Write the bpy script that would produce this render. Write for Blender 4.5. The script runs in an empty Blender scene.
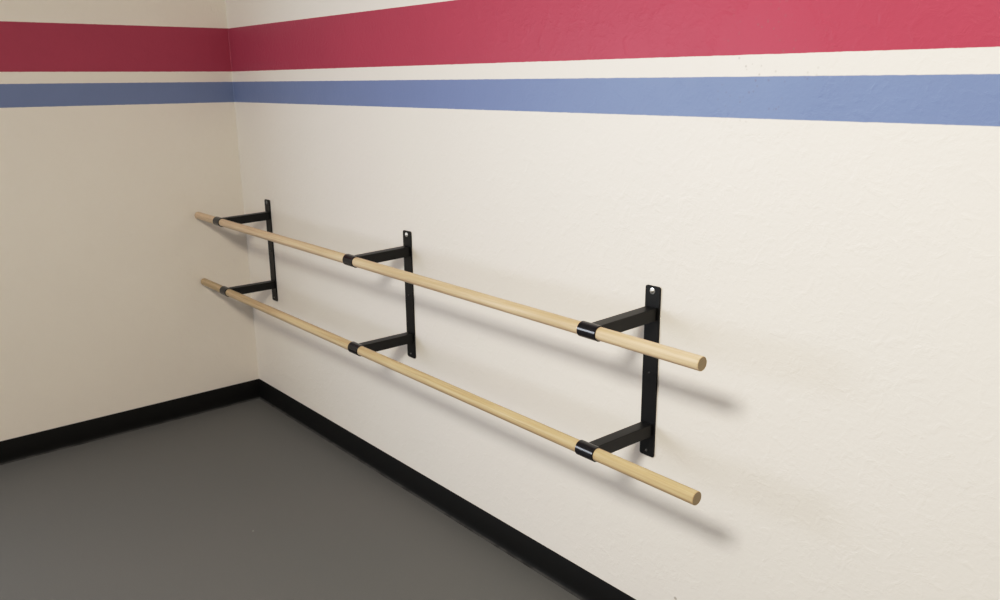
import bpy, bmesh, math, random
from mathutils import Vector, Matrix
PI = math.pi
scene = bpy.context.scene
C = scene.collection

# ------------------------------------------------------------------ helpers
def obj(name, bm, mats, parent=None, smooth=False, bevel=0.0):
    me = bpy.data.meshes.new(name)
    bmesh.ops.recalc_face_normals(bm, faces=bm.faces)
    bm.to_mesh(me); bm.free()
    if not isinstance(mats, (list, tuple)): mats = [mats]
    for m in mats: me.materials.append(m)
    o = bpy.data.objects.new(name, me); C.objects.link(o)
    if parent: o.parent = parent
    if smooth:
        for p in me.polygons: p.use_smooth = True
        me.set_sharp_from_angle(angle=math.radians(40))
    if bevel:
        b = o.modifiers.new('bevel', 'BEVEL'); b.width = bevel; b.segments = 3
        b.limit_method = 'ANGLE'; b.angle_limit = math.radians(40)
        for p in me.polygons: p.use_smooth = True
        me.set_sharp_from_angle(angle=math.radians(60))
        w = o.modifiers.new('wn', 'WEIGHTED_NORMAL'); w.keep_sharp = False
    return o

def add_box(bm, x0, x1, y0, y1, z0, z1):
    vs = [bm.verts.new(p) for p in ((x0,y0,z0),(x1,y0,z0),(x1,y1,z0),(x0,y1,z0),(x0,y0,z1),(x1,y0,z1),(x1,y1,z1),(x0,y1,z1))]
    for f in ((0,3,2,1),(4,5,6,7),(0,1,5,4),(1,2,6,5),(2,3,7,6),(3,0,4,7)):
        bm.faces.new([vs[i] for i in f])

def quad(bm, *pts):
    bm.faces.new([bm.verts.new(p) for p in pts])

def struct(name, bm, m, smooth=False):
    o = obj(name, bm, m, smooth=smooth); o['kind'] = 'structure'; return o

def tag(o, label, cat, group=None):
    o['label'] = label; o['category'] = cat
    if group: o['group'] = group
    return o

# ------------------------------------------------------------------ materials
def srgb(r, g, b):
    f = lambda c: (c/255/12.92) if c/255 <= .04045 else ((c/255+.055)/1.055)**2.4
    return (f(r), f(g), f(b), 1)

class NT:
    def __init__(s, name):
        s.m = bpy.data.materials.new(name); s.m.use_nodes = True
        s.t = s.m.node_tree; s.b = s.t.nodes['Principled BSDF']
    def n(s, kind, **kw):
        o = s.t.nodes.new(kind)
        for k, v in kw.items():
            if hasattr(o, k) and k not in o.inputs: setattr(o, k, v)
            else: o.inputs[k].default_value = v
        return o
    def l(s, a, b): s.t.links.new(a, b)
    def math(s, op, a, b=None, c=None, clamp=False):
        o = s.t.nodes.new('ShaderNodeMath'); o.operation = op; o.use_clamp = clamp
        for i, v in enumerate((a, b, c)):
            if v is None: continue
            if isinstance(v, (int, float)): o.inputs[i].default_value = v
            else: s.l(v, o.inputs[i])
        return o.outputs[0]
    def mix(s, fac, a, b, blend='MIX'):
        o = s.t.nodes.new('ShaderNodeMix'); o.data_type = 'RGBA'; o.blend_type = blend
        for i, v in ((0, fac), (6, a), (7, b)):
            if isinstance(v, (int, float, tuple)): o.inputs[i].default_value = v
            else: s.l(v, o.inputs[i])
        return o.outputs[2]
    def noise(s, vec, scale, detail=3, rough=.5, dist=0):
        o = s.n('ShaderNodeTexNoise'); o.inputs['Scale'].default_value = scale
        o.inputs['Detail'].default_value = detail; o.inputs['Roughness'].default_value = rough
        o.inputs['Distortion'].default_value = dist
        s.l(vec, o.inputs['Vector']); return o.outputs['Fac']
    def smooth(s, v, a, b, lo=0., hi=1.):
        o = s.n('ShaderNodeMapRange'); o.interpolation_type = 'SMOOTHSTEP'
        s.l(v, o.inputs[0])
        for i, x in ((1, a), (2, b), (3, lo), (4, hi)): o.inputs[i].default_value = x
        return o.outputs[0]

# stripe heights (metres above the floor)
Z_RT, Z_RB, Z_BT, Z_BB = 1.8408, 1.6462, 1.5991, 1.5057
WHITE = (.82, .768, .705, 1)
RED = (.395, .0475, .090, 1)
BLUE = (.175, .229, .405, 1)

def wall_material(name, stripes=True, white=WHITE):
    k = NT(name)
    pos = k.n('ShaderNodeNewGeometry').outputs['Position']
    sep = k.n('ShaderNodeSeparateXYZ'); k.l(pos, sep.inputs[0])
    z = sep.outputs[2]
    wob = k.math('MULTIPLY', k.math('SUBTRACT', k.noise(pos, 38, 3, .6), .5), .0022)
    zz = k.math('ADD', z, wob)
    col = white
    tint = k.noise(pos, 2.2, 3, .5)
    col = k.mix(tint, tuple(c*1.02 for c in white[:3])+(1,), (white[0]*.975, white[1]*.975, white[2]*.985, 1))
    if stripes:
        e = .0012
        def band(lo, hi):
            return k.math('MULTIPLY', k.smooth(zz, lo-e, lo+e), k.smooth(zz, hi-e, hi+e, 1., 0.))
        rn = k.noise(pos, 5, 4, .6)
        col = k.mix(band(Z_RB, Z_RT), col, k.mix(rn, tuple(c*.95 for c in RED[:3])+(1,), tuple(c*1.06 for c in RED[:3])+(1,)))
        col = k.mix(band(Z_BB, Z_BT), col, k.mix(rn, tuple(c*.95 for c in BLUE[:3])+(1,), tuple(c*1.06 for c in BLUE[:3])+(1,)))
        # tiny pits in the paint where the plaster shows rough patches
        v = k.n('ShaderNodeTexVoronoi'); v.inputs['Scale'].default_value = 70; k.l(pos, v.inputs['Vector'])
        pd = k.n('ShaderNodeVectorMath', operation='DISTANCE'); k.l(pos, pd.inputs[0]); pd.inputs[1].default_value = (2.88, 0, 1.62)
        patch = k.smooth(pd.outputs['Value'], .05, .20, 1., 0.)
        pit = k.math('MULTIPLY', k.smooth(v.outputs['Distance'], .08, .30, 1., 0.), patch)
        pit = k.math('MULTIPLY', pit, k.smooth(k.noise(pos, 14, 2, .5), .44, .56))
        col = k.mix(k.math('MULTIPLY', pit, .4), col, (.16, .14, .13, 1))
        # one small scuff low on the wall
        dn = k.n('ShaderNodeVectorMath', operation='DISTANCE'); k.l(pos, dn.inputs[0]); dn.inputs[1].default_value = (2.712, 0, .178)
        sc = k.math('ADD', dn.outputs['Value'], k.math('MULTIPLY', k.noise(pos, 120, 2), .006))
        col = k.mix(k.smooth(sc, .006, .010, .55, 0.), col, (.12, .11, .10, 1))
    if isinstance(col, tuple): k.b.inputs['Base Color'].default_value = col
    else: k.l(col, k.b.inputs['Base Color'])
    k.b.inputs['Roughness'].default_value = .42
    k.b.inputs['Specular IOR Level'].default_value = .24
    # orange-peel / knock-down texture under the paint
    n1 = k.noise(pos, 95, 3, .55); n2 = k.noise(pos, 26, 4, .6, .6); n3 = k.noise(pos, 3.2, 2, .5)
    if stripes: n2 = k.math('ADD', n2, k.math('MULTIPLY', patch, k.math('MULTIPLY', n1, 1.6)))
    h = k.math('ADD', k.math('MULTIPLY', n1, .0008), k.math('ADD', k.math('MULTIPLY', k.smooth(n2, .45, .75), .0008), k.math('MULTIPLY', n3, .003)))
    bp = k.n('ShaderNodeBump'); bp.inputs['Strength'].default_value = .7; bp.inputs['Distance'].default_value = 1.0
    k.l(h, bp.inputs['Height']); k.l(bp.outputs[0], k.b.inputs['Normal'])
    return k.m

def floor_material():
    k = NT('grey_vinyl_floor')
    pos = k.n('ShaderNodeNewGeometry').outputs['Position']
    n = k.noise(pos, 1.1, 3, .5); n2 = k.noise(pos, 240, 2, .6)
    col = k.mix(n, (.116, .118, .114, 1), (.130, .124, .117, 1))
    col = k.mix(k.math('MULTIPLY', k.math('SUBTRACT', n2, .5), .35), col, (.3, .3, .29, 1))
    v = k.n('ShaderNodeTexVoronoi'); v.inputs['Scale'].default_value = 3.4; k.l(pos, v.inputs['Vector'])
    col = k.mix(k.smooth(v.outputs['Distance'], .008, .014, .5, 0.), col, (.5, .48, .44, 1))
    k.l(col, k.b.inputs['Base Color'])
    k.b.inputs['Roughness'].default_value = .55
    k.b.inputs['Specular IOR Level'].default_value = .3
    bp = k.n('ShaderNodeBump'); bp.inputs['Strength'].default_value = .15; bp.inputs['Distance'].default_value = .002
    k.l(n2, bp.inputs['Height']); k.l(bp.outputs[0], k.b.inputs['Normal'])
    return k.m

def base_material():
    k = NT('black_rubber_base')
    pos = k.n('ShaderNodeNewGeometry').outputs['Position']
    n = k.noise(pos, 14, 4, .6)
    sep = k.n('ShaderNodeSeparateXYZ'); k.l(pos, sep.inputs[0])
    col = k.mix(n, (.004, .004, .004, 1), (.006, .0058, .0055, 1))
    toe_light = k.math('MULTIPLY', k.smooth(sep.outputs[2], .002, .007, 1., 0.), k.smooth(n, .3, .6, .35, 1.))
    k.l(k.mix(toe_light, col, (.06, .058, .056, 1)), k.b.inputs['Base Color'])   # paler toe of the base: light from above painted into the colour, mottled
    k.b.inputs['Roughness'].default_value = .6; k.b.inputs['Specular IOR Level'].default_value = .12
    return k.m

def wood_material(name, light, dark, streak, seed):
    k = NT(name)
    tc = k.n('ShaderNodeTexCoord').outputs['Object']
    mp = k.n('ShaderNodeMapping'); mp.inputs['Scale'].default_value = (.9, 40, 40); mp.inputs['Location'].default_value = (seed, seed, 0)
    k.l(tc, mp.inputs[0])
    n1 = k.noise(mp.outputs[0], 2.0, 5, .6, .4)
    mp2 = k.n('ShaderNodeMapping'); mp2.inputs['Scale'].default_value = (3, 260, 260); mp2.inputs['Location'].default_value = (seed*2, 0, 0)
    k.l(tc, mp2.inputs[0])
    n2 = k.noise(mp2.outputs[0], 2.0, 2, .5)
    n3 = k.noise(tc, 2.3, 2, .5)
    f = k.smooth(n1, .38, .68)
    col = k.mix(f, light, dark)
    col = k.mix(k.smooth(n2, .55, .75, 0., streak), col, tuple(c*.62 for c in dark[:3])+(1,))
    col = k.mix(k.smooth(n3, .4, .7, 0., .35), col, tuple(c*.9 for c in dark[:3])+(1,))
    k.l(col, k.b.inputs['Base Color'])
    k.b.inputs['Roughness'].default_value = .5; k.b.inputs['Specular IOR Level'].default_value = .35
    bp = k.n('ShaderNodeBump'); bp.inputs['Strength'].default_value = .12; bp.inputs['Distance'].default_value = .001
    k.l(n1, bp.inputs['Height']); k.l(bp.outputs[0], k.b.inputs['Normal'])
    return k.m

def end_grain_material():
    k = NT('wood_end_grain')
    tc = k.n('ShaderNodeTexCoord').outputs['Object']
    w = k.n('ShaderNodeTexWave'); w.wave_type = 'RINGS'; w.rings_direction = 'X'
    w.inputs['Scale'].default_value = 90; w.inputs['Distortion'].default_value = 2.5; w.inputs['Detail'].default_value = 3
    mp = k.n('ShaderNodeMapping'); mp.inputs['Location'].default_value = (0, .02, .012); k.l(tc, mp.inputs[0]); k.l(mp.outputs[0], w.inputs['Vector'])
    k.l(k.mix(w.outputs['Fac'], (.27, .205, .115, 1), (.37, .285, .165, 1)), k.b.inputs['Base Color'])
    k.b.inputs['Roughness'].default_value = .75
    return k.m

def steel_material(name, col, rough, metal=0., spec=.5):
    k = NT(name)
    tc = k.n('ShaderNodeTexCoord').outputs['Object']
    n = k.noise(tc, 60, 3, .6)
    k.l(k.mix(n, tuple(c*.85 for c in col[:3])+(1,), tuple(c*1.2 for c in col[:3])+(1,)), k.b.inputs['Base Color'])
    k.b.inputs['Roughness'].default_value = rough; k.b.inputs['Metallic'].default_value = metal
    k.b.inputs['Specular IOR Level'].default_value = spec
    bp = k.n('ShaderNodeBump'); bp.inputs['Strength'].default_value = .06; bp.inputs['Distance'].default_value = .001
    k.l(n, bp.inputs['Height']); k.l(bp.outputs[0], k.b.inputs['Normal'])
    return k.m

M_wall = wall_material('painted_wall_with_stripes')
M_plain = wall_material('painted_wall_plain', False, (.56, .53, .475, 1))
M_floor = floor_material()
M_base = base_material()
M_wood1 = wood_material('pale_maple', (.64, .49, .33, 1), (.50, .365, .225, 1), .35, 3.1)
M_wood2 = wood_material('yellow_maple', (.57, .435, .262, 1), (.43, .305, .16, 1), .6, 8.4)
M_end = end_grain_material()
M_black = steel_material('black_powder_coat', (.0035, .0035, .0034, 1), .42, spec=.24)
M_gloss = steel_material('glossy_black_sleeve', (.004, .0035, .005, 1), .16, spec=.4)
M_zinc = steel_material('zinc_screw', (.72, .72, .70, 1), .3, 1.)
M_dull = steel_material('dull_screw', (.16, .16, .155, 1), .4, .8)

# ------------------------------------------------------------------ the room
RX, RY, RZ = 6.2, -5.2, 2.66
HB, TOE = .1016, .009

b = bmesh.new(); quad(b, (0,0,0),(RX,0,0),(RX,0,RZ),(0,0,RZ)); struct('wall_right', b, M_wall)
# left wall, with the window opening farther along it (outside the photograph)
WY0, WY1, WZ0, WZ1 = -4.7, -2.5, .75, 2.1
b = bmesh.new()
ys = [RY, WY0, WY1, 0]; zs = [0, WZ0, WZ1, RZ]
g = [[b.verts.new((0, y, z)) for z in zs] for y in ys]
for i in range(3):
    for j in range(3):
        if (i, j) == (1, 1): continue
        b.faces.new((g[i][j], g[i][j+1], g[i+1][j+1], g[i+1][j]))
struct('wall_left', b, M_wall)
b = bmesh.new(); quad(b, (0,RY,0),(RX,RY,0),(RX,RY,RZ),(0,RY,RZ)); struct('wall_back', b, M_plain)
b = bmesh.new(); quad(b, (RX,RY,0),(RX,0,0),(RX,0,RZ),(RX,RY,RZ)); struct('wall_front', b, M_plain)
b = bmesh.new(); quad(b, (0,RY,0),(RX,RY,0),(RX,0,0),(0,0,0)); struct('floor', b, M_floor)
b = bmesh.new(); quad(b, (0,RY,RZ),(RX,RY,RZ),(RX,0,RZ),(0,0,RZ)); struct('ceiling', b, M_plain)

# window frame in that opening
b = bmesh.new()
for y0, y1, z0, z1 in ((WY0, WY1, WZ0, WZ0+.05), (WY0, WY1, WZ1-.05, WZ1), (WY0, WY0+.05, WZ0, WZ1), (WY1-.05, WY1, WZ0, WZ1), ((WY0+WY1)/2-.025, (WY0+WY1)/2+.025, WZ0, WZ1)):
    add_box(b, -.09, 0, y0, y1, z0, z1)
struct('window_1', b, M_dull)

# soft caulked fillet where the two walls meet
b = bmesh.new(); r = .004; N = 8
ring = []
for i in range(N+1):
    a = PI + (PI/2)*i/N
    # concave quarter: centre (r,-r); from (0,-r) to (r,0)
    a = PI - (PI/2)*i/N
    ring.append((r + r*math.cos(a), -r + r*math.sin(a)))
lo = [b.verts.new((x+.0004, y-.0004, HB)) for x, y in ring]; hi = [b.verts.new((x+.0004, y-.0004, RZ)) for x, y in ring]
for i in range(N): b.faces.new((lo[i], lo[i+1], hi[i+1], hi[i]))
struct('trim_1', b, M_wall, smooth=True)

# rubber cove base: (distance from wall, height)
prof = [(0, 0), (.017, 0), (.017, .0018), (.0125, .0028), (.0078, .0062), (.0050, .011), (.0042, .018), (.0038, .03), (.0036, HB-.002), (.0026, HB), (0, HB)]
b = bmesh.new()
A = [b.verts.new((d, -d, z)) for d, z in prof]; B = [b.verts.new((RX, -d, z)) for d, z in prof]
for i in range(len(prof)-1): b.faces.new((A[i], A[i+1], B[i+1], B[i]))
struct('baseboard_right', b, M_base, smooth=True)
b = bmesh.new()
A = [b.verts.new((d, -d, z)) for d, z in prof]; B = [b.verts.new((d, RY, z)) for d, z in prof]
for i in range(len(prof)-1): b.faces.new((A[i], A[i+1], B[i+1], B[i]))
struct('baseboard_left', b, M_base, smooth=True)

# ------------------------------------------------------------------ brackets and barres
BX = (.2761, 1.4346, 2.5916)
PW, PT, PB, PTH = .0501, 1.0653, .5772, .006
D, Z1, Z2 = -.2397, .9873, .6621
BR = .0172                                    # barre radius
SL, SR = .062, .0205                          # sleeve length and outer radius

def plate_bm():
    bm = bmesh.new(); r = .007; n = 6; out = []
    w = PW/2; h0, h1 = PB, PT
    for cx, cz, a0 in ((w-r, h1-r, 0), (-w+r, h1-r, PI/2), (-w+r, h0+r, PI), (w-r, h0+r, 1.5*PI)):
        for i in range(n+1):
            a = a0 + PI/2*i/n; out.append((cx+r*math.cos(a), cz+r*math.sin(a)))
    f = [bm.verts.new((x, -PTH, z)) for x, z in out]; k = [bm.verts.new((x, -.0003, z)) for x, z in out]
    bm.faces.new(f); bm.faces.new(k[::-1])
    for i in range(len(out)): bm.faces.new((f[i], f[(i+1) % len(out)], k[(i+1) % len(out)], k[i]))
    return bm

AW, AH = .036, .036
def arm_bm(zc, za):
    # square tube from the wall plate out to the sleeve: zc at the plate, za at the sleeve
    bm = bmesh.new(); y0 = -PTH; y1 = D + SR - .004
    vs = []
    for y, z in ((y0, zc), (y1, za)):
        vs += [bm.verts.new(p) for p in ((-AW/2, y, z-AH/2), (AW/2, y, z-AH/2), (AW/2, y, z+AH/2), (-AW/2, y, z+AH/2))]
    bm.faces.new(vs[0:4]); bm.faces.new(vs[7:3:-1])
    for i in range(4): bm.faces.new((vs[i], vs[(i+1) % 4], vs[4+(i+1) % 4], vs[4+i]))
    return bm

def sleeve_bm(z):
    bm = bmesh.new(); n = 40; ri = BR + .0004; h = SL/2; c = .0009
    sec = [(-h, ri), (-h, SR-c), (-h+c, SR), (h-c, SR), (h, SR-c), (h, ri)]
    rows = [[bm.verts.new((x, D + rr*math.cos(2*PI*i/n), z + rr*math.sin(2*PI*i/n))) for i in range(n)] for x, rr in sec]
    for k in range(len(sec)):
        a, c_ = rows[k], rows[(k+1) % len(sec)]
        for i in range(n): bm.faces.new((a[i], a[(i+1) % n], c_[(i+1) % n], c_[i]))
    return bm

def screw_bm(z, r, x=0.):
    # domed head with a washer edge and a crossed recess
    bm = bmesh.new(); n = 24
    prof = [(r, 0), (r, .0012), (r*.72, .0016), (r*.66, .0030), (r*.45, .0042), (r*.2, .0047)]
    rows = [[bm.verts.new((x + rr*math.cos(2*PI*i/n), -PTH - t, z + rr*math.sin(2*PI*i/n))) for i in range(n)] for rr, t in prof]
    for a, c_ in zip(rows, rows[1:]):
        for i in range(n): bm.faces.new((a[i], a[(i+1) % n], c_[(i+1) % n], c_[i]))
    cv = bm.verts.new((x, -PTH-.0028, z))
    for i in range(n): bm.faces.new((rows[-1][i], rows[-1][(i+1) % n], cv))
    return bm

root = bpy.data.objects.new('mounting_bracket', None); C.objects.link(root)
root.empty_display_size = .1
root.location = (BX[0], 0, 0)
obj('wall_plate', plate_bm(), M_black, root, bevel=.0012)
for zc, za, zs_ in ((Z1+.003, Z1-.003, Z1), (Z2-.0045, Z2-.0045, Z2)):
    obj('arm', arm_bm(zc, za), M_black, root, bevel=.0025)
    obj('sleeve', sleeve_bm(zs_), M_gloss, root, smooth=True)
s = obj('screw', screw_bm(PT-.0135, .0084), M_dull, root, smooth=True)
obj('screw', screw_bm(.822, .0026), M_dull, root, smooth=True)
obj('screw', screw_bm(PB+.016, .0034), M_dull, root, smooth=True)

LAB = ('black steel double-arm wall bracket nearest the room corner, at far end of the barres',
       'black steel double-arm wall bracket in the middle of the barres, between the other two',
       'large black steel double-arm wall bracket closest to the camera, with shiny silver top screw')
GB = 'black wall brackets carrying the barres'
tag(root, LAB[0], 'bracket', GB)
for i in (1, 2):
    r2 = root.copy(); C.objects.link(r2); r2.location = (BX[i], 0, 0); r2['label'] = LAB[i]
    for ch in list(root.children):
        c2 = ch.copy(); C.objects.link(c2); c2.parent = r2
        if ch == s:
            c2.data = ch.data.copy(); c2.data.materials[0] = M_zinc; c2['label'] = 'shiny silver screw head'

def barre(x0, x1, z, mat, label):
    bm = bmesh.new(); n = 48; L = x1-x0; c = .0012
    secs = [(0, BR-c), (c, BR)] + [(L*i/12, BR) for i in range(1, 12)] + [(L-c, BR), (L, BR-c)]
    rows = [[bm.verts.new((x, rr*math.cos(2*PI*i/n), rr*math.sin(2*PI*i/n))) for i in range(n)] for x, rr in secs]
    for a, b_ in zip(rows, rows[1:]):
        for i in range(n): bm.faces.new((a[i], a[(i+1) % n], b_[(i+1) % n], b_[i]))
    f1 = bm.faces.new(rows[0]); f2 = bm.faces.new(rows[-1]); f1.material_index = f2.material_index = 1
    o = obj('ballet_barre', bm, [mat, M_end], smooth=True)
    o.location = (x0, D, z)
    return tag(o, label, 'barre', 'wooden barres on the wall brackets')
barre(.0186, 2.9303, Z1, M_wood1, 'upper pale round wooden ballet barre held by the top arms of the brackets')
barre(.0082, 2.9365, Z2, M_wood2, 'lower yellowish round wooden ballet barre held by the bottom arms of the brackets')

# ------------------------------------------------------------------ light
def area(name, loc, target, sx, sy, power, col):
    l = bpy.data.lights.new(name, 'AREA'); l.shape = 'RECTANGLE'; l.size = sx; l.size_y = sy
    l.energy = power; l.color = col
    o = bpy.data.objects.new(name, l); C.objects.link(o); o.location = loc
    o.rotation_euler = (Vector(target)-Vector(loc)).to_track_quat('-Z', 'Y').to_euler()
    return o
area('ceiling_lamp', (3.42, -2.22, 2.6), (3.1, -.7, .1), .68, .44, 59, (1, .945, .825))
area('window_daylight', (-.12, (WY0+WY1)/2, (WZ0+WZ1)/2), (2.5, -1.2, 1.0), 1.2, 1.7, 52, (.875, .92, 1))

w = bpy.data.worlds.new('world'); scene.world = w; w.use_nodes = True
bg = w.node_tree.nodes['Background']; bg.inputs[0].default_value = (.85, .9, 1, 1); bg.inputs[1].default_value = .6

# ------------------------------------------------------------------ camera
cam = bpy.data.cameras.new('camera'); co = bpy.data.objects.new('camera', cam); C.objects.link(co)
cam.sensor_width = 36; cam.lens = 843.127/1000*36; cam.shift_y = 6.565/1000; cam.clip_start = .02
co.location = (3.9904, -1.7165, 1.5970); co.rotation_euler = (1.308, .0092, .8676)
scene.camera = co
scene.view_settings.view_transform = 'Standard'
scene.view_settings.look = 'None'
scene.view_settings.exposure = 0
# phone-camera tone curve: near-linear shadows, soft shoulder
scene.view_settings.use_curve_mapping = True
cm = scene.view_settings.curve_mapping
cv = cm.curves[3]
for p in ((.133, .228), (.26, .475), (.35, .605), (.42, .69), (.55, .81), (.70, .905)): cv.points.new(*p)
cm.update()
